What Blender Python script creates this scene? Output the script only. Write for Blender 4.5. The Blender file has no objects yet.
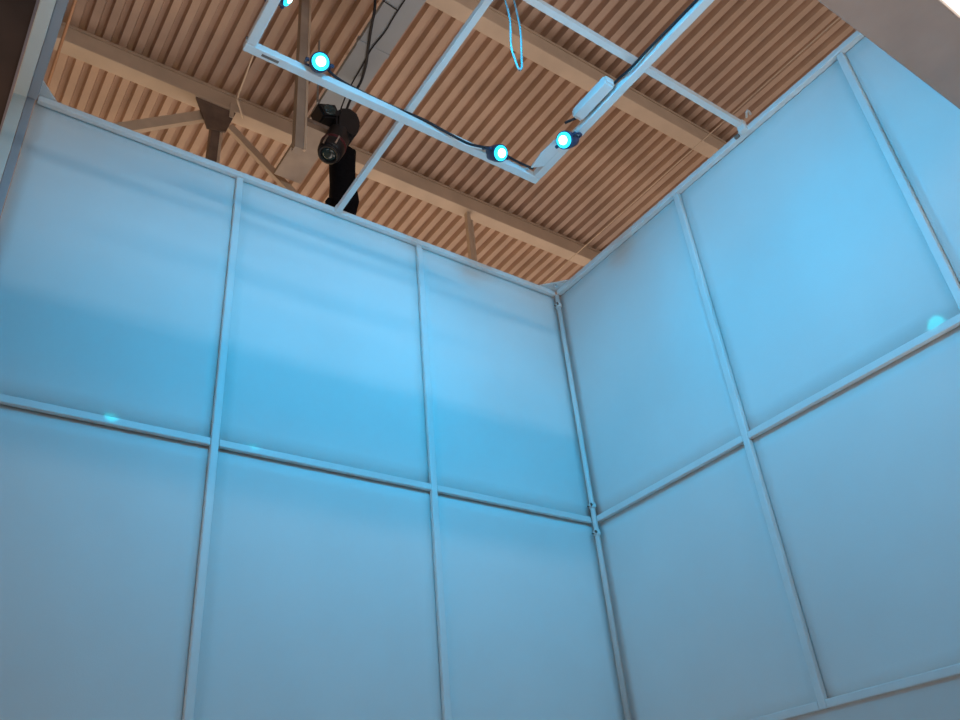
import bpy, bmesh, math, random
from mathutils import Vector, Matrix
random.seed(7)
scene = bpy.context.scene
col = scene.collection

# ------------------------------------------------------------------ materials
def mat(name, color, rough=0.6, metal=0.0, var=0.06, scale=6.0, bump=0.0, bscale=200.0, spec=0.4):
    m = bpy.data.materials.new(name); m.use_nodes = True
    nt = m.node_tree; b = nt.nodes['Principled BSDF']
    b.inputs['Roughness'].default_value = rough
    b.inputs['Metallic'].default_value = metal
    b.inputs['Specular IOR Level'].default_value = spec
    tc = nt.nodes.new('ShaderNodeTexCoord')
    n = nt.nodes.new('ShaderNodeTexNoise'); n.inputs['Scale'].default_value = scale; n.inputs['Detail'].default_value = 4
    r = nt.nodes.new('ShaderNodeValToRGB')
    r.color_ramp.elements[0].position = .3; r.color_ramp.elements[1].position = .7
    r.color_ramp.elements[0].color = (*[max(0, c*(1-var)) for c in color], 1)
    r.color_ramp.elements[1].color = (*[min(1, c*(1+var)) for c in color], 1)
    nt.links.new(tc.outputs['Object'], n.inputs['Vector'])
    nt.links.new(n.outputs['Fac'], r.inputs['Fac'])
    nt.links.new(r.outputs['Color'], b.inputs['Base Color'])
    if bump:
        n2 = nt.nodes.new('ShaderNodeTexNoise'); n2.inputs['Scale'].default_value = bscale; n2.inputs['Detail'].default_value = 2
        bp = nt.nodes.new('ShaderNodeBump'); bp.inputs['Strength'].default_value = bump; bp.inputs['Distance'].default_value = .002
        nt.links.new(tc.outputs['Object'], n2.inputs['Vector'])
        nt.links.new(n2.outputs['Fac'], bp.inputs['Height'])
        nt.links.new(bp.outputs['Normal'], b.inputs['Normal'])
    return m

def emit(name, color, strength):
    m = bpy.data.materials.new(name); m.use_nodes = True
    b = m.node_tree.nodes['Principled BSDF']
    b.inputs['Base Color'].default_value = (.02, .02, .02, 1)
    b.inputs['Emission Color'].default_value = (*color, 1)
    b.inputs['Emission Strength'].default_value = strength
    return m

M = {}
M['fabric']  = mat('white_fabric', (.80, .79, .77), .9, var=.025, scale=2.2, bump=.25, bscale=260)
M['tube']    = mat('white_powder_coated_metal', (.80, .79, .77), .42, var=.03, scale=9)
M['rail_cream'] = mat('cream_painted_metal', (.80, .77, .69), .5, var=.04, scale=5)
M['rail_grey']  = mat('grey_painted_metal', (.40, .40, .42), .5, var=.05, scale=5)
M['deck']    = mat('brown_painted_deck', (.57, .40, .305), .55, var=.10, scale=3)
M['beam']    = mat('brown_painted_steel', (.66, .51, .39), .55, var=.08, scale=4)
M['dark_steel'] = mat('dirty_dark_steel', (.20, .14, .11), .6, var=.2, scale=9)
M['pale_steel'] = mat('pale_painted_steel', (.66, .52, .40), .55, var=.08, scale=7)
M['duct']    = mat('galvanised_white_sheet', (.36, .39, .43), .5, var=.06, scale=3)
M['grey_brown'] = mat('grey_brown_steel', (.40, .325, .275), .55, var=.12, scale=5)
M['black']   = mat('black_plastic', (.012, .012, .016), .45, var=.25, scale=20)
M['cloth']   = mat('black_cloth', (.008, .008, .011), .95, var=.3, scale=30, bump=.3, bscale=60, spec=.1)
M['cable_black'] = mat('black_cable_rubber', (.015, .015, .02), .5)
M['cable_white'] = mat('pale_cable', (.26, .22, .21), .5)
M['copper']  = mat('copper_conduit', (.62, .34, .20), .45, var=.06, scale=8)
M['soffit_dark'] = mat('dark_brown_board', (.060, .036, .030), .7, var=.15, scale=4)
M['lilac']   = mat('lilac_grey_trim', (.30, .26, .29), .5)
M['header']  = mat('taupe_board', (.40, .31, .27), .75, var=.08, scale=5, bump=.2, bscale=40)
M['grey_wall'] = mat('grey_board', (.74, .70, .67), .8, var=.03, scale=3)
M['floor']   = mat('grey_concrete', (.48, .45, .42), .7, var=.08, scale=2)
M['glass_dark'] = mat('dark_lens_glass', (.02, .05, .06), .12, var=.2, scale=20, spec=.8)
M['red']     = mat('red_ring', (.10, .015, .025), .5)
M['chrome']  = mat('bright_metal', (.75, .75, .76), .25, metal=1.0)
M['can']     = mat('dark_blue_lamp_body', (.03, .05, .10), .4)
M['lens']    = emit('cyan_lens', (.02, .62, 1.0), 2.4)
M['chip']    = emit('white_hot_chip', (.42, 1.0, 1.0), 9.0)
M['lightpanel'] = emit('bright_diffuser', (1.0, .99, .94), 1.8)  # emission stands in for daylight falling on the header fascia

# ------------------------------------------------------------------ mesh helpers
def ob(name, bm, m, parent=None, smooth=False):
    me = bpy.data.meshes.new(name)
    bmesh.ops.recalc_face_normals(bm, faces=bm.faces[:])
    bm.to_mesh(me); bm.free()
    me.materials.append(m)
    if smooth:
        for p in me.polygons: p.use_smooth = True
    o = bpy.data.objects.new(name, me); col.objects.link(o)
    if parent is not None:
        o.parent = parent
        o.matrix_parent_inverse = Matrix.Translation(-parent.location) if parent.type == 'EMPTY' else Matrix.Identity(4)
    return o

def box(bm, lo, hi, bev=0.0):
    r = bmesh.ops.create_cube(bm, size=1.0)
    vs = r['verts']
    for v in vs:
        v.co = Vector([lo[i] + (v.co[i]+.5)*(hi[i]-lo[i]) for i in range(3)])
    if bev:
        es = list({e for v in vs for e in v.link_edges})
        bmesh.ops.bevel(bm, geom=es, offset=bev, segments=2, affect='EDGES', profile=.5)
    return bm

def bar(bm, p, q, w, h, up=(0, 0, 1)):
    p, q = Vector(p), Vector(q); d = (q-p); L = d.length; d.normalize()
    u = Vector(up); s = d.cross(u)
    if s.length < 1e-4: s = d.cross(Vector((0, 1, 0)))
    s.normalize(); u = s.cross(d)
    pr = [(-w/2, -h/2), (w/2, -h/2), (w/2, h/2), (-w/2, h/2)]
    a = [bm.verts.new(p + s*x + u*y) for x, y in pr]
    b = [bm.verts.new(q + s*x + u*y) for x, y in pr]
    bm.faces.new(a); bm.faces.new(b[::-1])
    for i in range(4): bm.faces.new((a[i], b[i], b[(i+1) % 4], a[(i+1) % 4]))
    return bm

def ring_sweep(bm, rings, caps=True):
    R = [[bm.verts.new(v) for v in r] for r in rings]
    n = len(R[0])
    for i in range(len(R)-1):
        for j in range(n): bm.faces.new((R[i][j], R[i+1][j], R[i+1][(j+1) % n], R[i][(j+1) % n]))
    if caps: bm.faces.new(R[0][::-1]); bm.faces.new(R[-1])
    return bm

def lathe(bm, c, axis, prof, n=24):
    """prof: (distance along axis, radius)"""
    a = Vector(axis).normalized(); s = a.orthogonal().normalized(); t = a.cross(s); c = Vector(c)
    return ring_sweep(bm, [[c + a*d + (s*math.cos(k*2*math.pi/n) + t*math.sin(k*2*math.pi/n))*max(r, 1e-4) for k in range(n)] for d, r in prof])

def smooth_path(pts, sub=6):
    P = [Vector(p) for p in pts]; P = [P[0]*2-P[1]] + P + [P[-1]*2-P[-2]]; out = []
    for i in range(1, len(P)-2):
        for k in range(sub):
            t = k/sub; a, b, c, d = P[i-1:i+3]
            out.append(.5*((2*b) + (c-a)*t + (2*a-5*b+4*c-d)*t*t + (3*b-a-3*c+d)*t**3))
    out.append(P[-2]); return out

def tube(bm, pts, r, n=8, sub=6):
    P = smooth_path(pts, sub) if sub > 1 else [Vector(p) for p in pts]
    rings = []; s = None
    for i, p in enumerate(P):
        d = (P[min(i+1, len(P)-1)] - P[max(i-1, 0)]).normalized()
        if s is None: s = d.orthogonal().normalized()
        s = (s - d*s.dot(d)).normalized(); t = d.cross(s)
        rings.append([p + (s*math.cos(k*2*math.pi/n) + t*math.sin(k*2*math.pi/n))*r for k in range(n)])
    return ring_sweep(bm, rings)

def prism(bm, poly, axis, a, b):
    """poly of 2D points, extruded along axis 0/1/2 from a to b; the other two axes in order"""
    o = [i for i in range(3) if i != axis]
    def mk(p, v):
        c = [0, 0, 0]; c[o[0]], c[o[1]], c[axis] = p[0], p[1], v; return bm.verts.new(c)
    A = [mk(p, a) for p in poly]; B = [mk(p, b) for p in poly]; n = len(poly)
    bm.faces.new(A); bm.faces.new(B[::-1])
    for i in range(n): bm.faces.new((A[i], B[i], B[(i+1) % n], A[(i+1) % n]))
    return bm

def thing(name, label, cat, loc, group=None):
    e = bpy.data.objects.new(name, None); col.objects.link(e); e.location = loc; e.empty_display_size = .1
    return tag(e, label, cat, group)
def tag(o, label, cat, group=None, kind=None):
    o['label'] = label; o['category'] = cat
    if group: o['group'] = group
    if kind: o['kind'] = kind
    return o
def struct(o, label=None, cat=None):
    o['kind'] = 'structure'
    if label: o['label'] = label; o['category'] = cat
    return o
B = bmesh.new

# ------------------------------------------------------------------ dimensions (metres)
TOP, MID, BOT = 4.747, 3.251, 2.134          # heights of the three horizontal tubes of the booth frame
AX = [-.987, -2.015]                      # uprights of the back wall
BY = [-1.015, -2.045]                     # uprights of the right wall
LX = -3.0                                 # left corner
T = .032

# ------------------------------------------------------------------ setting
struct(ob('floor', box(B(), (-9, -16, -.1), (9, 14, 0)), M['floor']), 'grey concrete hall floor below the booth', 'floor')

# corrugated roof deck, ribs running front to back
pitch, x0 = .1285, -2.741
prof = []
n0, n1 = -32, 76
for k in range(n0, n1):
    c = x0 + k*pitch                      # centre of a raised flute
    prof += [(c-.034, 8.0), (c-.019, 8.068), (c+.019, 8.068), (c+.034, 8.0)]
bm = B()
ys = [-5.0, -2, 1, 4, 9.0]
rows = [[bm.verts.new((x, y, z)) for x, z in prof] for y in ys]
for a, b in zip(rows, rows[1:]):
    for i in range(len(prof)-1): bm.faces.new((a[i], a[i+1], b[i+1], b[i]))
top = [[bm.verts.new((prof[i][0], y, 8.09)) for i in (0, -1)] for y in (ys[0], ys[-1])]
bm.faces.new((top[0][0], top[0][1], top[1][1], top[1][0]))
struct(ob('ceiling', bm, M['deck']), 'brown corrugated metal roof deck over the whole hall', 'ceiling')

# lower walls that carry the booth frame
struct(ob('wall_back', box(B(), (-3.05, .014, 0), (.16, .12, BOT-T/2)), M['grey_wall']), 'grey board wall below the back row of panels', 'wall')
struct(ob('wall_right', box(B(), (.002, -3.05, 0), (.12, .0135, BOT-T/2)), M['grey_wall']), 'grey board strip below the lowest tube of the right wall', 'wall')

# taupe header board over the booth front, dark soffit at the left
hd = struct(ob('trim_1', box(B(), (-3.7, -2.575, 4.0), (-.004, -2.354, 4.42), .004), M['header']), 'taupe underside of the header beam at the top right', 'header')
sf = ob('trim_2', box(B(), (-6.5, -3.6, 5.0), (-3.0435, 1.6, 5.35)), M['soffit_dark'])
struct(sf, 'dark brown soffit board along the left edge', 'soffit')
ob('edge_strip', box(B(), (-3.0432, -3.6, 4.994), (-3.0335, 1.6, 5.06)), M['lilac'], sf)

# ------------------------------------------------------------------ roof steel
def roof_beam(y, zb, label):
    t = thing('roof_beam', label, 'beam', (0, y+.06, zb))
    bm = B(); box(bm, (-7, y+.012, zb+.03), (7, y+.03, 7.999))
    ob('web', bm, M['beam'], t)
    ob('flange', box(B(), (-7, y-.004, zb), (7, y+.135, zb+.03), .006), M['beam'], t)
    ob('top_flange', box(B(), (-7, y+.0, 7.972), (7, y+.11, 7.999)), M['beam'], t)
    return t
roof_beam(2.205, 7.785, 'brown roof beam farther away, meeting the post with diagonal braces behind the left-hand wall')
roof_beam(.250, 7.775, 'brown roof beam nearer overhead, crossing behind the white cable loop')

c = thing('braced_column', 'brown steel column with two diagonal braces under the far roof beam at left', 'column', (-1.54, 2.28, 0))
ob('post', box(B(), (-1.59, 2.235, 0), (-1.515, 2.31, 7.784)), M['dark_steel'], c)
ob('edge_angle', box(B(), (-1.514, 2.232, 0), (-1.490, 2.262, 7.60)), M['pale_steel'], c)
ob('gusset', prism(B(), [(-1.76, 7.784), (-1.40, 7.784), (-1.47, 7.50), (-1.63, 7.46)], 1, 2.218, 2.234), M['dark_steel'], c)
ob('brace', bar(B(), (-1.64, 2.27, 7.66), (-3.1, 2.27, 6.44), .05, .095, (0, 0, 1)), M['pale_steel'], c)
ob('brace', bar(B(), (-1.43, 2.27, 7.64), (-.1, 2.27, 6.56), .04, .075, (0, 0, 1)), M['beam'], c)
ob('clip', box(B(), (-1.462, 2.19, 7.68), (-1.425, 2.20, 7.86)), M['pale_steel'], c)
c2 = thing('steel_post', 'thin brown steel post under the far roof beam near the booth corner', 'post', (1.16, 2.28, 0))
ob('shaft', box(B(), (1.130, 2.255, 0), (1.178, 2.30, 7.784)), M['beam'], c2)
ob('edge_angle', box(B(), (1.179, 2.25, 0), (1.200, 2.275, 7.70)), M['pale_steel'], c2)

# flat duct hung under the beams, and the steel hanger beside it
d = thing('sheet_duct', 'flat pale grey metal duct running under the roof beams behind the black spotlight', 'duct', (-.9, .9, 7.2))
ob('casing', box(B(), (-1.018, -1.4, 7.2), (-.762, 1.42, 7.25), .004), M['duct'], d)
ob('end_section', box(B(), (-1.016, 1.421, 7.201), (-.764, 2.2, 7.249), .004), M['grey_brown'], d)
for y in (-.45, .62):
    ob('joint_band', box(B(), (-1.024, y-.02, 7.196), (-.756, y+.02, 7.254)), M['duct'], d)
for y in (-.9, 1.3):
    for x in (-1.03, -.75):
        ob('strap', box(B(), (x-.004, y-.012, 7.2), (x+.004, y+.012, 8.0)), M['duct'], d)
h = thing('hanger_post', 'brown steel hanger dropping from the roof deck to the black spotlight', 'post', (-1.3, 1.0, 8.0))
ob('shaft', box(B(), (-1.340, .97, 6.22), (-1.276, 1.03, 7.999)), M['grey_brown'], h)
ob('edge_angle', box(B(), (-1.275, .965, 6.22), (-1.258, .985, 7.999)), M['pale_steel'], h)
ob('arm', box(B(), (-1.275, .98, 6.54), (-1.047, 1.02, 6.58)), M['dark_steel'], h)

# conduits along the deck
def line_thing(name, label, cat, pts, r, m, sub=6):
    return tag(ob(name, tube(B(), pts, r, 8, sub), m, None, True), label, cat)
line_thing('conduit', 'copper coloured conduit under the roof deck at the far left', 'conduit', [(-2.86, -2.5, 7.5), (-2.86, 8, 7.5)], .012, M['copper'], 1)
line_thing('tension_wire', 'thin pale wire running under the deck alongside the right wall', 'wire', [(2.33, -2.5, 7.5), (2.345, .7, 7.5), (2.39, 7, 7.5)], .0055, M['pale_steel'], 1)
line_thing('hanging_cable', 'pale bent cable hanging beside the braced column', 'cable',
           [(-1.62, -.4, 7.99), (-1.614, .807, 7.5), (-1.609, 1.066, 7.5), (-1.573, 1.354, 7.5), (-1.523, 1.80, 7.5), (-1.515, 1.83, 7.49), (-1.40, 1.998, 7.5)], .008, M['pale_steel'], 3)

# ------------------------------------------------------------------ booth frame
yf, yb = -.006, .017                      # front and back of the tubes of the back wall
fa = thing('wall_frame', 'white tube grid framing the fabric panels of the left-hand wall', 'frame', (-1.5, 0, BOT))
def fpart(name, lo, hi, par, bev=.004, m='tube'): return ob(name, box(B(), lo, hi, bev), M[m], par)
xs = [LX+.062, AX[1], AX[0], -.012]
for x in AX: fpart('upright', (x-T/2, yf, BOT-T/2), (x+T/2, yb, TOP-.033), fa)
fpart('top_rail', (LX+.068, yf-.006, TOP-.032), (-.02, yb, TOP), fa)
for z, nm in ((MID, 'middle_rail'), (BOT, 'bottom_rail')):
    for a, b in zip(xs, xs[1:]):
        l = a + (T/2+.001 if a in AX else .0); r = b - (T/2+.001 if b in AX else .014)
        fpart(nm, (l, yf+.001, z-T/2), (r, yb, z+T/2), fa)
yf = -.011
fb = thing('wall_frame', 'white tube grid framing the fabric panels of the right-hand wall', 'frame', (0, -1.5, BOT))
for y in BY + [-3.03]: fpart('upright', (yf, y-T/2, BOT-T/2), (yb, y+T/2, TOP-.033), fb)
fpart('top_rail', (yf-.006, -3.05, TOP-.032), (yb, -.02, TOP), fb)
ysB = [-3.03, BY[1], BY[0], -.012]
for z, nm in ((MID, 'middle_rail'), (BOT, 'bottom_rail')):
    for a, b in zip(ysB, ysB[1:]):
        l = a + T/2+.001; r = b - (T/2+.001 if b in BY else .014)
        fpart(nm, (yf+.001, l, z-T/2), (yb, r, z+T/2), fb)

# corner post with clamps
cp = thing('corner_post', 'thin white tube standing in the corner where the two walls meet', 'post', (-.012, -.012, BOT))
ob('shaft', lathe(B(), (-.014, -.014, BOT-T/2), (0, 0, 1), [(0, .013), (TOP-BOT-.02, .013)], 20), M['tube'], cp, True)
for z in (TOP-.115, MID+.075, MID-.075):
    k = ob('clamp', lathe(B(), (-.014, -.014, z-.014), (0, 0, 1), [(0, .017), (.002, .019), (.026, .019), (.028, .017)], 20), M['tube'], cp)
    ob('bolt', lathe(B(), (-.030, -.028, z), (-1, -.6, 0), [(0, .006), (.014, .006), (.016, .003)], 10), M['dark_steel'], k)
    ob('bolt', bar(B(), (-.046, -.012, z-.006), (-.030, -.010, z-.004), .005, .005), M['dark_steel'], k)
gp = tag(ob('gusset_plate', prism(B(), [(-.135, -.008), (-.002, -.002), (-.008, -.135)], 2, TOP+.001, TOP+.008), M['tube']), 'white triangular gusset plate on the corner where the walls meet', 'plate')
ob('bolt', lathe(B(), (-.058, -.058, TOP+.001), (0, 0, -1), [(0, .012), (.012, .012), (.016, .006)], 10), M['chrome'], gp)

# left side: corner post and overhead rail seen from right below, each a cream and a grey profile
lr = thing('overhead_rail', 'cream and grey rail running overhead along the left edge of the booth', 'rail', (-2.96, -1.5, TOP))
ob('cream_profile', box(B(), (-3.026, -3.02, TOP-.046), (-2.974, -.012, TOP), .003), M['rail_cream'], lr)
ob('grey_profile', box(B(), (-2.973, -3.02, TOP-.040), (-2.934, -.012, TOP), .003), M['rail_grey'], lr)
lp = thing('corner_post', 'cream and grey post at the far left end of the back wall', 'post', (-2.96, 0, BOT))
ob('cream_profile', box(B(), (-3.026, -.011, 0), (-2.974, .012, TOP), .003), M['rail_cream'], lp)
ob('grey_profile', box(B(), (-2.973, -.011, 0), (-2.940, .012, TOP-.001), .003), M['rail_grey'], lp)
tag(ob('gusset_plate', prism(B(), [(-2.940, -.006), (-2.86, -.006), (-2.940, -.10)], 2, TOP+.001, TOP+.008), M['tube']), 'white triangular gusset plate on the corner at the far left', 'plate')

# fabric panels
def panel(lo, hi, axis, label, grp):
    bm = B(); N = 14
    o = [i for i in range(3) if i != axis]
    def grid(off):
        g = []
        for i in range(N+1):
            row = []
            for j in range(N+1):
                u, v = i/N, j/N; c = [0, 0, 0]
                c[o[0]] = lo[o[0]]+(hi[o[0]]-lo[o[0]])*u; c[o[1]] = lo[o[1]]+(hi[o[1]]-lo[o[1]])*v
                c[axis] = lo[axis] + off + .006*math.sin(math.pi*u)*math.sin(math.pi*v)
                row.append(bm.verts.new(c))
            g.append(row)
        return g
    F, K = grid(0), grid(.004)
    for i in range(N):
        for j in range(N):
            bm.faces.new((F[i][j], F[i+1][j], F[i+1][j+1], F[i][j+1])); bm.faces.new((K[i][j+1], K[i+1][j+1], K[i+1][j], K[i][j]))
    for i in range(N):
        for G in ((F[i][0], K[i][0], K[i+1][0], F[i+1][0]), (F[i+1][N], K[i+1][N], K[i][N], F[i][N]),
                  (F[0][i+1], K[0][i+1], K[0][i], F[0][i]), (F[N][i], K[N][i], K[N][i+1], F[N][i+1])): bm.faces.new(G)
    return tag(ob('wall_panel', bm, M['fabric'], None, True), label, 'wall panel', grp)
rows_ = {'upper': (MID, TOP-.002), 'lower': (BOT-T/2+.003, MID-.001)}
namesA = ['at the far left beside the cream post', 'in the middle column', 'next to the booth corner']
xa = [LX+.062, AX[1], AX[0], .018]
yA = [-3.05, BY[1], BY[0], .018]
namesB = ['at the far right under the taupe header', 'in the middle column', 'next to the booth corner']
for rn, (z0, z1) in rows_.items():
    for i in range(3):
        panel((xa[i]+.0005, .0185, z0), (xa[i+1]-.0005, .026, z1), 1, f'white blue-lit fabric panel, {rn} row of the left-hand wall, {namesA[i]}', 'fabric panels of the left-hand wall')
        panel((.0185, yA[i]+.0005, z0), (.026, yA[i+1]-.0005, z1), 0, f'white blue-lit fabric panel, {rn} row of the right-hand wall, {namesB[i]}', 'fabric panels of the right-hand wall')

# cross tubes at the top
def cross(p, q, label, ends):
    t = thing('cross_tube', label, 'tube', p)
    ob('shaft', bar(B(), p, q, .030, .030), M['tube'], t)
    for e in ends:
        ob('end_clamp', box(B(), (e[0]-.034, e[1]-.034, e[2]-.034), (e[0]+.034, e[1]+.034, e[2]+.026), .006), M['tube'], t)
    return t
ct = cross((-1.492, -.015, TOP-.016), (-1.560, -2.99, TOP-.016), 'white tube running from the top of the left-hand wall to overhead', [])
ob('end_clamp', box(B(), (-1.511, -.036, TOP-.034), (-1.473, -.0145, TOP+.002), .004), M['tube'], ct)
c3 = cross((-.015, -1.505, TOP+.0145), (-2.932, -1.505, TOP+.0145), 'white tube running across from the top of the right-hand wall', [])
ob('end_clamp', box(B(), (-.045, -1.526, TOP-.034), (-.0145, -1.484, TOP+.032), .005), M['tube'], c3)
ob('hook', tube(B(), [(-.03, -1.545, TOP+.03), (-.02, -1.55, TOP+.07), (.0, -1.55, TOP+.09), (.012, -1.55, TOP+.07)], .006), M['tube'], c3, True)
ob('bolt', lathe(B(), (-.03, -1.476, TOP-.03), (0, 1, 0), [(0, .011), (.022, .011), (.026, .006)], 10), M['dark_steel'], c3)

# ------------------------------------------------------------------ lamp frame under the cross tubes
ZF = TOP-.050                        # centre height of its tubes
FX0, FX1, FY0, FY1 = -2.268, -.758, -.745, -2.30
lf = thing('lighting_rig', 'white rectangular tube frame carrying the blue lamps under the ceiling', 'frame', (-1.5, -1.5, ZF-.023))
w = .042
def lbar(lo, hi): return ob('tube_side', box(B(), lo, hi, .004), M['tube'], lf)
lbar((FX0-w/2, FY0-w/2, ZF-.020), (FX1+w/2, FY0+w/2, ZF+.018))
lbar((FX0-w/2, FY1-w/2, ZF-.020), (FX1+w/2, FY1+w/2, ZF+.018))
lbar((FX0-w/2, FY1+w/2+.001, ZF-.0195), (FX0+w/2, FY0-w/2-.001, ZF+.018))
lbar((FX1-w/2, FY1+w/2+.001, ZF-.0195), (FX1+w/2, FY0-w/2-.001, ZF+.018))
for y, s in ((FY0, 1), (FY1, -1)):       # dark slots in the corner fittings
    ob('slot', box(B(), (FX0+.055, y-.006, ZF-.022), (FX0+.13, y+.006, ZF-.0202)), M['dark_steel'], lf)
# inner flange plate on the right side, wide below the lamp
ob('flange_plate', prism(B(), [(FX1-w/2-.001, FY0-.10), (FX1-w/2-.001, FY0-.33), (FX1-.075, FY0-.30), (FX1-.085, FY0-.16), (FX1-.07, FY0-.06)], 2, ZF-.02, ZF-.012), M['tube'], lf)
for x, y in ((FX0, FY0), (FX1, FY0)):
    ob('corner_bolt', lathe(B(), (x+(.07 if x == FX1 else .02)*-1, y-.028, ZF), (0, -1, 0), [(0, .008), (.01, .008), (.013, .004)], 10), M['chrome'], lf)

dr = thing('driver_box', 'small white driver box fixed along the right side of the lamp frame', 'box', (-.82, -1.26, ZF))
ob('case', box(B(), (-.85, -1.385, ZF-.012), (-.795, -1.165, ZF+.035), .004), M['tube'], dr)
ob('end_cap', box(B(), (-.846, -1.395, ZF-.008), (-.799, -1.3855, ZF+.031), .002), M['tube'], dr)
ob('end_cap', box(B(), (-.846, -1.1645, ZF-.008), (-.799, -1.155, ZF+.031), .002), M['tube'], dr)

# lamps
def look(d):
    return Vector(d).to_track_quat('Z', 'Y').to_matrix().to_4x4()
def make_lamp():
    t = thing('led_lamp', '', 'lamp', (0, 0, 0))
    ob('housing', lathe(B(), (0, 0, 0), (0, 0, 1), [(-.075, .018), (-.07, .026), (-.02, .034), (.012, .036), (.016, .035)], 24), M['can'], t, True)
    ob('lens', lathe(B(), (0, 0, 0), (0, 0, 1), [(.0165, .031), (.021, .029), (.024, .0185)], 24), M['lens'], t)
    ob('chip', lathe(B(), (0, 0, 0), (0, 0, 1), [(.0245, .018), (.028, .015), (.030, .006)], 20), M['chip'], t, True)
    b = B()
    tube(b, [(-.042, 0, .0), (-.044, 0, -.05), (-.03, 0, -.088), (0, 0, -.094), (.03, 0, -.088), (.044, 0, -.05), (.042, 0, .0)], .005)
    ob('yoke', b, M['can'], t, True)
    for s in (-1, 1): ob('knob', lathe(B(), (s*.038, 0, 0), (s, 0, 0), [(0, .007), (.012, .007), (.014, .004)], 10), M['can'], t)
    return t
proto = make_lamp()
def copy_tree(o, parent=None):
    c_ = o.copy(); col.objects.link(c_)
    if parent: c_.parent = parent; c_.matrix_parent_inverse = o.matrix_parent_inverse.copy()
    for ch in [x for x in bpy.data.objects if x.parent == o]: copy_tree(ch, c_)
    return c_
BLUE = (.0, .515, 1.0)
lamps = [  # position of the lens, aim direction, label
    ((-1.985, -.83, 4.690), (-.15, -.75, -.65), 'glowing cyan lamp on the lamp frame left of the black spotlight'),
    ((-1.037, -.83, 4.645), (.05, -.75, -.66), 'glowing cyan lamp near the front right corner of the lamp frame'),
    ((-.862, -1.085, 4.590), (-.8, -.15, -.6), 'glowing cyan lamp beside the white driver box'),
    ((-2.205, -.985, 4.775), (.85, -.25, -.45), 'cyan lamp cut off by the top edge on the left side of the frame'),
    ((-2.21, -1.95, 4.55), (.8, .2, -.65), 'cyan lamp overhead at the rear left side of the lamp frame'),
    ((-1.95, -2.24, 4.55), (.1, .8, -.6), 'cyan lamp overhead on the rear tube at left'),
    ((-1.05, -2.24, 4.55), (-.05, .8, -.6), 'cyan lamp overhead on the rear tube at right'),
]
for i, (p, dv, lab) in enumerate(lamps):
    o = proto if i == 0 else copy_tree(proto)
    m4 = look(dv); o.matrix_world = Matrix.Translation(Vector(p) - Vector(dv).normalized()*.02) @ m4 @ Matrix.Scale(1.2, 4)
    tag(o, lab, 'lamp', 'cyan lamps on the lamp frame')

bpy.context.view_layer.update()
for o, (p, dv, lab) in zip([x for x in col.objects if x.name.split('.')[0] == 'led_lamp'], lamps):
    q = Vector(p) - Vector(dv).normalized()*.125
    cand = [Vector((min(max(q.x, FX0), FX1), y, ZF)) for y in (FY0, FY1)] + [Vector((x, min(max(q.y, FY1), FY0), ZF)) for x in (FX0, FX1)]
    e = min(cand, key=lambda c_: (c_-q).length)
    e = e + (q-e).normalized()*.019
    a = ob('clamp_arm', bar(B(), q, e, .014, .014), M['can'])
    a.parent = o; a.matrix_parent_inverse = o.matrix_world.inverted()

def spot(name, p, target, power, color, angle, blend=1.0, r=.07):
    l = bpy.data.lights.new(name, 'SPOT'); l.energy = power; l.color = color; l.spot_size = math.radians(angle); l.spot_blend = blend; l.shadow_soft_size = r
    o = bpy.data.objects.new(name, l); col.objects.link(o); o.location = p
    o.rotation_euler = (Vector(target)-Vector(p)).to_track_quat('-Z', 'Y').to_euler(); return o
def area(name, p, target, sx, sy, power, color, spread=180):
    l = bpy.data.lights.new(name, 'AREA'); l.shape = 'RECTANGLE'; l.size = sx; l.size_y = sy; l.energy = power; l.color = color; l.spread = math.radians(spread)
    o = bpy.data.objects.new(name, l); col.objects.link(o); o.location = p
    o.rotation_euler = (Vector(target)-Vector(p)).to_track_quat('-Z', 'Y').to_euler(); return o

KB = 2.2
# beams of the lamps that face the two walls
spot('lamp_beam', (-1.93, -2.19, 4.50), (-1.75, 0, 3.68), 51*KB, BLUE, 86)
spot('lamp_beam', (-1.06, -2.19, 4.50), (-.75, 0, 3.58), 35*KB, BLUE, 86)
spot('lamp_beam', (-2.17, -1.94, 4.52), (0, -1.75, 3.75), 44*KB, BLUE, 86)
spot('lamp_beam', (-2.17, -1.90, 4.52), (0, -.75, 3.5), 23*KB, BLUE, 86)
# lamps that face into the booth
spot('lamp_beam', (-1.99, -.87, 4.65), (-2.1, -3, 2.8), 24*KB, BLUE, 120)
spot('lamp_beam', (-1.035, -.87, 4.60), (-1.0, -3, 2.6), 24*KB, BLUE, 120)
spot('lamp_beam', (-.90, -1.09, 4.56), (-3, -1.4, 2.9), 24*KB, BLUE, 120)

# narrow spots added to imitate lamp reflections above the middle rail
CY = (.0, .85, 1.0)
spot('stray_beam', (-1.93, -2.19, 4.56), (-2.41, 0, 3.275), 150, CY, 1.5, .7, .004)
spot('stray_beam', (-1.06, -2.19, 4.56), (-1.85, 0, 3.275), 130, CY, 1.2, .7, .004)
spot('stray_beam', (-2.17, -1.94, 4.56), (.018, -1.925, 3.285), 230, CY, 1.9, .7, .004)

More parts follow.
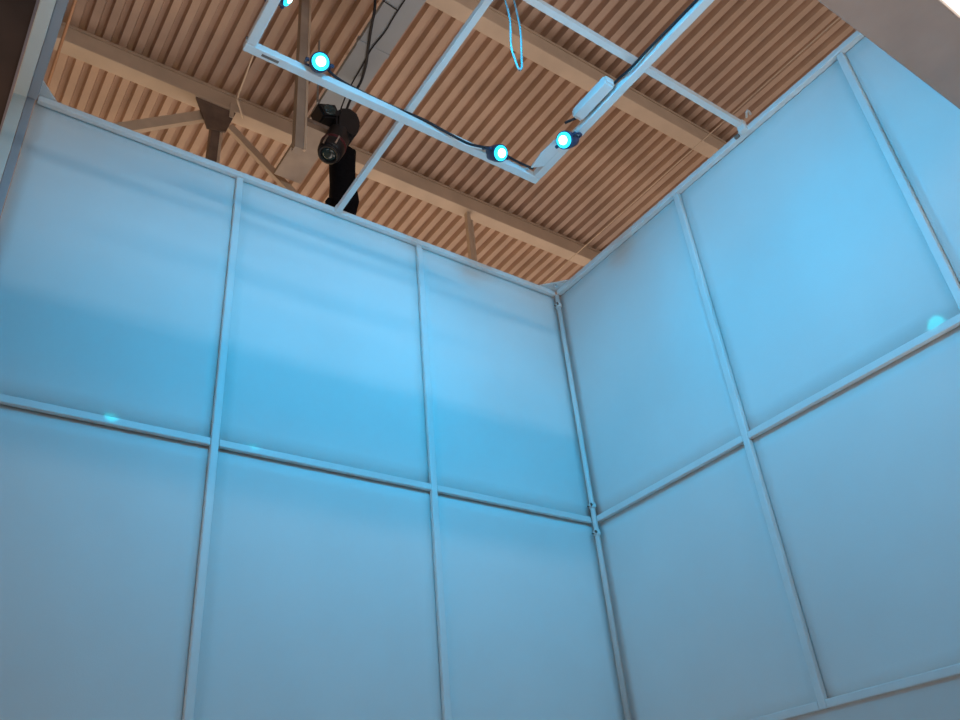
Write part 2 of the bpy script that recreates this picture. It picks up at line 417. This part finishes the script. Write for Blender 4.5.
# ------------------------------------------------------------------ cables
zc = ZF+.022
line_thing('lamp_cable', 'dark cable lying along the front tube of the lamp frame', 'cable',
    [(-1.97, -.80, zc+.01), (-1.85, -.765, zc), (-1.6, -.76, zc-.004), (-1.44, -.772, zc-.012), (-1.33, -.777, zc-.03), (-1.2, -.785, zc-.052), (-1.1, -.79, zc-.03), (-1.03, -.81, zc-.02), (-.95, -.785, zc-.01), (-.87, -.78, zc-.01), (-.80, -.79, zc-.02)], .0065, M['cable_black'])
line_thing('lamp_cable', 'dark cable along the right side of the lamp frame beside the driver box', 'cable',
    [(-.85, -1.10, zc-.02), (-.815, -1.15, zc-.012), (-.79, -1.2, zc-.01), (-.79, -1.4, zc-.004), (-.80, -1.5, zc-.03), (-.795, -1.62, zc-.02), (-.785, -1.8, zc-.012), (-.79, -2.05, zc-.02)], .0065, M['cable_black'])
line_thing('cable_loop', 'pale blue-white cable loop hanging in mid air below the crossing tubes', 'cable',
    [(-1.515, -1.5, 4.70), (-1.50, -1.5, 4.65), (-1.491, -1.5, 4.526), (-1.508, -1.5, 4.359), (-1.500, -1.5, 4.28), (-1.488, -1.5, 4.228), (-1.472, -1.5, 4.25), (-1.464, -1.5, 4.31), (-1.445, -1.5, 4.48), (-1.446, -1.5, 4.60), (-1.45, -1.5, 4.70)], .0042, M['cable_white'])

# ------------------------------------------------------------------ black spotlight and its cloth covered stand
Y = 1.0
s = thing('stage_spotlight', 'black spotlight hanging below the deck behind the top of the left-hand wall', 'spotlight', (-.97, Y, 6.3))
# side head: tilted rectangular block to the left
b = B(); bar(b, (-1.17, Y, 6.665), (-1.02, Y, 6.735), .15, .135, (0, 0, 1))
bmesh.ops.bevel(b, geom=b.edges[:], offset=.015, segments=2, affect='EDGES')
hh = ob('side_box', b, M['black'], s)
ob('lens', lathe(B(), (-1.10, Y-.074, 6.695), (0, -1, -.1), [(0, .05), (.006, .05), (.010, .042), (.006, .036)], 20), M['glass_dark'], hh, True)
# yoke housing
b = B(); prism(b, [(-1.045, 6.66), (-1.02, 6.765), (-.94, 6.81), (-.865, 6.78), (-.84, 6.69), (-.87, 6.57), (-.90, 6.50), (-1.045, 6.52)], 1, Y-.09, Y+.09)
bmesh.ops.bevel(b, geom=b.edges[:], offset=.018, segments=2, affect='EDGES')
ob('yoke', b, M['black'], s)
# barrel pointing down with rings at its mouth
mouth = Vector((-1.075, Y-.02, 6.29)); up = (Vector((-.965, Y, 6.62))-mouth).normalized()
ob('barrel', lathe(B(), mouth, up, [(0, .075), (.02, .09), (.09, .096), (.20, .088), (.27, .09), (.32, .08)], 28), M['black'], s, True)
ob('mouth_ring', lathe(B(), mouth, -up, [(-.012, .08), (.012, .078), (.014, .062), (-.008, .060)], 28), M['black'], s, True)
ob('lens', lathe(B(), mouth, -up, [(-.012, .059), (.004, .052), (.012, .026)], 24), M['glass_dark'], s, True)
ob('color_ring', lathe(B(), mouth + up*.10, up, [(0, .0965), (.01, .0985), (.022, .0985), (.032, .096)], 28), M['red'], s, True)
for a in (-.9, .1, 1.0):
    q = mouth + Vector((math.sin(a)*.088, -math.cos(a)*.088, .03))
    ob('clip', bar(B(), q, q + up*.09 + Vector((0, -.012, 0)), .014, .012), M['chrome'] if a > -.5 else M['dark_steel'], s)
st = thing('covered_stand', 'tall stand wrapped in black cloth rising behind the left-hand wall to the black spotlight', 'stand', (-.92, Y+.05, 0))
rings = []
for z, x_0, x_1 in ((0, -1.08, -.76), (5.2, -1.03, -.80), (5.83, -1.015, -.835), (5.90, -1.010, -.822), (5.97, -1.012, -.808), (6.04, -1.01, -.818), (6.12, -1.005, -.838), (6.27, -1.012, -.84), (6.36, -1.015, -.838), (6.47, -.965, -.835)):
    xc, rx = (x_0+x_1)/2, (x_1-x_0)/2
    rg = []
    for k in range(28):
        a = 2*math.pi*k/28; ca, sa = math.cos(a), math.sin(a)
        sq = 1/max(abs(ca), abs(sa)); f_ = .55*sq+.45*1.05; wob = 1+.035*math.sin(5*a+z*1.7)
        rg.append((-2.9727+(xc+rx*min(1, abs(ca)*f_)*(1 if ca > 0 else -1)*wob+2.9727)*1.037, Y+.215+.08*sa*f_*wob, z if z < 1 else 1.6+(z-1.6)*1.037))
    rings.append(rg)
ob('cloth_cover', ring_sweep(B(), rings), M['cloth'], st, True)
ob('clamp', box(B(), (-.985, Y+.17, 6.02), (-.95, Y+.22, 6.07), .006), M['cloth'], st)

line_thing('power_cable', 'thick black cable rising from the spotlight in front of the pale duct', 'cable',
    [(-.935, Y, 6.82), (-.90, Y-.02, 6.98), (-.855, Y-.07, 7.12), (-.846, .884, 7.17), (-.881, .752, 7.178), (-.929, .632, 7.178), (-.979, .508, 7.178), (-1.022, .39, 7.178), (-1.045, .32, 7.19), (-1.06, .28, 7.25), (-1.06, .26, 7.5), (-1.06, .2, 7.76)], .0105, M['cable_black'])
line_thing('signal_cable', 'thin black cable beside the thick one above the spotlight', 'cable',
    [(-.985, Y, 6.80), (-.93, Y-.02, 7.04), (-.89, .95, 7.18), (-.895, .776, 7.19), (-.907, .624, 7.19), (-.896, .48, 7.19), (-.893, .40, 7.19), (-.90, .24, 7.19), (-.90, -.3, 7.19)], .0055, M['cable_black'])
tag(ob('signal_cable', tube(B(), [(-1.03, .21, 7.185), (-.96, .222, 7.19), (-.905, .228, 7.189)], .005), M['cable_black'], None, True), 'short thin black cable crossing the pale duct near the top edge', 'cable')

# ------------------------------------------------------------------ glowing stand-in for daylight on the header's front fascia
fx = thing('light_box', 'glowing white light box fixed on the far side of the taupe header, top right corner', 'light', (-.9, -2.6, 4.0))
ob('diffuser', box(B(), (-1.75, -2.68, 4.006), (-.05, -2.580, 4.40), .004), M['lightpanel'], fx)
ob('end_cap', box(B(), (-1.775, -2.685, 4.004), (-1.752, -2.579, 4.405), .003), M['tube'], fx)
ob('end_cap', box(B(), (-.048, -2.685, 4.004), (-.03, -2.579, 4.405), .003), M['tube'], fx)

# ------------------------------------------------------------------ hall daylight and added fill lights
area('hall_window_far', (-2.0, 11.5, 4.6), (-1.0, 2.5, 8), 14, 4.0, 480, (1.0, .70, .38))
area('hall_floor_lamp', (2.6, 4.2, .4), (2.6, 4.2, 8), 8, 5.5, 240, (1.0, .86, .78))  # added upward fill behind the wall, stands in for floor bounce
area('clerestory_strip', (-1.0, -9.0, 6.3), (-1.2, 0, 4.2), 4.5, .28, 9, (.92, .97, 1.0), 60)
area('hall_window_front', (-1.0, -12, 6.3), (-.5, 2, 6.6), 14, 1.0, 30, (1.0, .92, .86), 100)  # added unseen fill from the front for beam webs and upper wall
area('hall_up_lamp', (1.5, -7.5, 5.0), (1.5, -7.4, 9), 8, 1.2, 290, (1.0, .90, .82))  # added unseen upward fill that brightens the beam webs and deck
area('hall_window_left', (-8.5, -1.5, 1.2), (0, -1.4, 4.3), 5, 2.2, 30, (1.0, .93, .88), 120)  # added neutral fill entering from the open left side
area('entrance_lamp', (-1.9, -3.3, .3), (-1.9, -2.3, 4), 3.4, .8, 12, (1.0, .90, .82), 62)  # added low fill for the header underside and the left rail
w_ = bpy.data.worlds.new('world'); scene.world = w_; w_.use_nodes = True
bg = w_.node_tree.nodes['Background']; bg.inputs['Color'].default_value = (.95, .96, 1.0, 1); bg.inputs['Strength'].default_value = .015

# ------------------------------------------------------------------ camera
cam = bpy.data.cameras.new('camera'); co = bpy.data.objects.new('camera', cam); col.objects.link(co)
cam.sensor_width = 36; cam.lens = 849.2124/960*36; cam.clip_start = .02; cam.clip_end = 200
R_ = [[.8190, -.5675, -.0847], [.2526, .4892, -.8348], [.5152, .6623, .5440]]
m = Matrix(((R_[0][0], -R_[1][0], -R_[2][0], 0), (R_[0][1], -R_[1][1], -R_[2][1], 0), (R_[0][2], -R_[1][2], -R_[2][2], 0), (0, 0, 0, 1)))
co.matrix_world = Matrix.Translation((-2.97272, -2.99272, 1.59951)) @ m.to_quaternion().to_matrix().to_4x4()
scene.camera = co

vs = scene.view_settings
vs.view_transform = 'Standard'; vs.look = 'None'; vs.gamma = 1; vs.exposure = 0.10; vs.use_curve_mapping = False
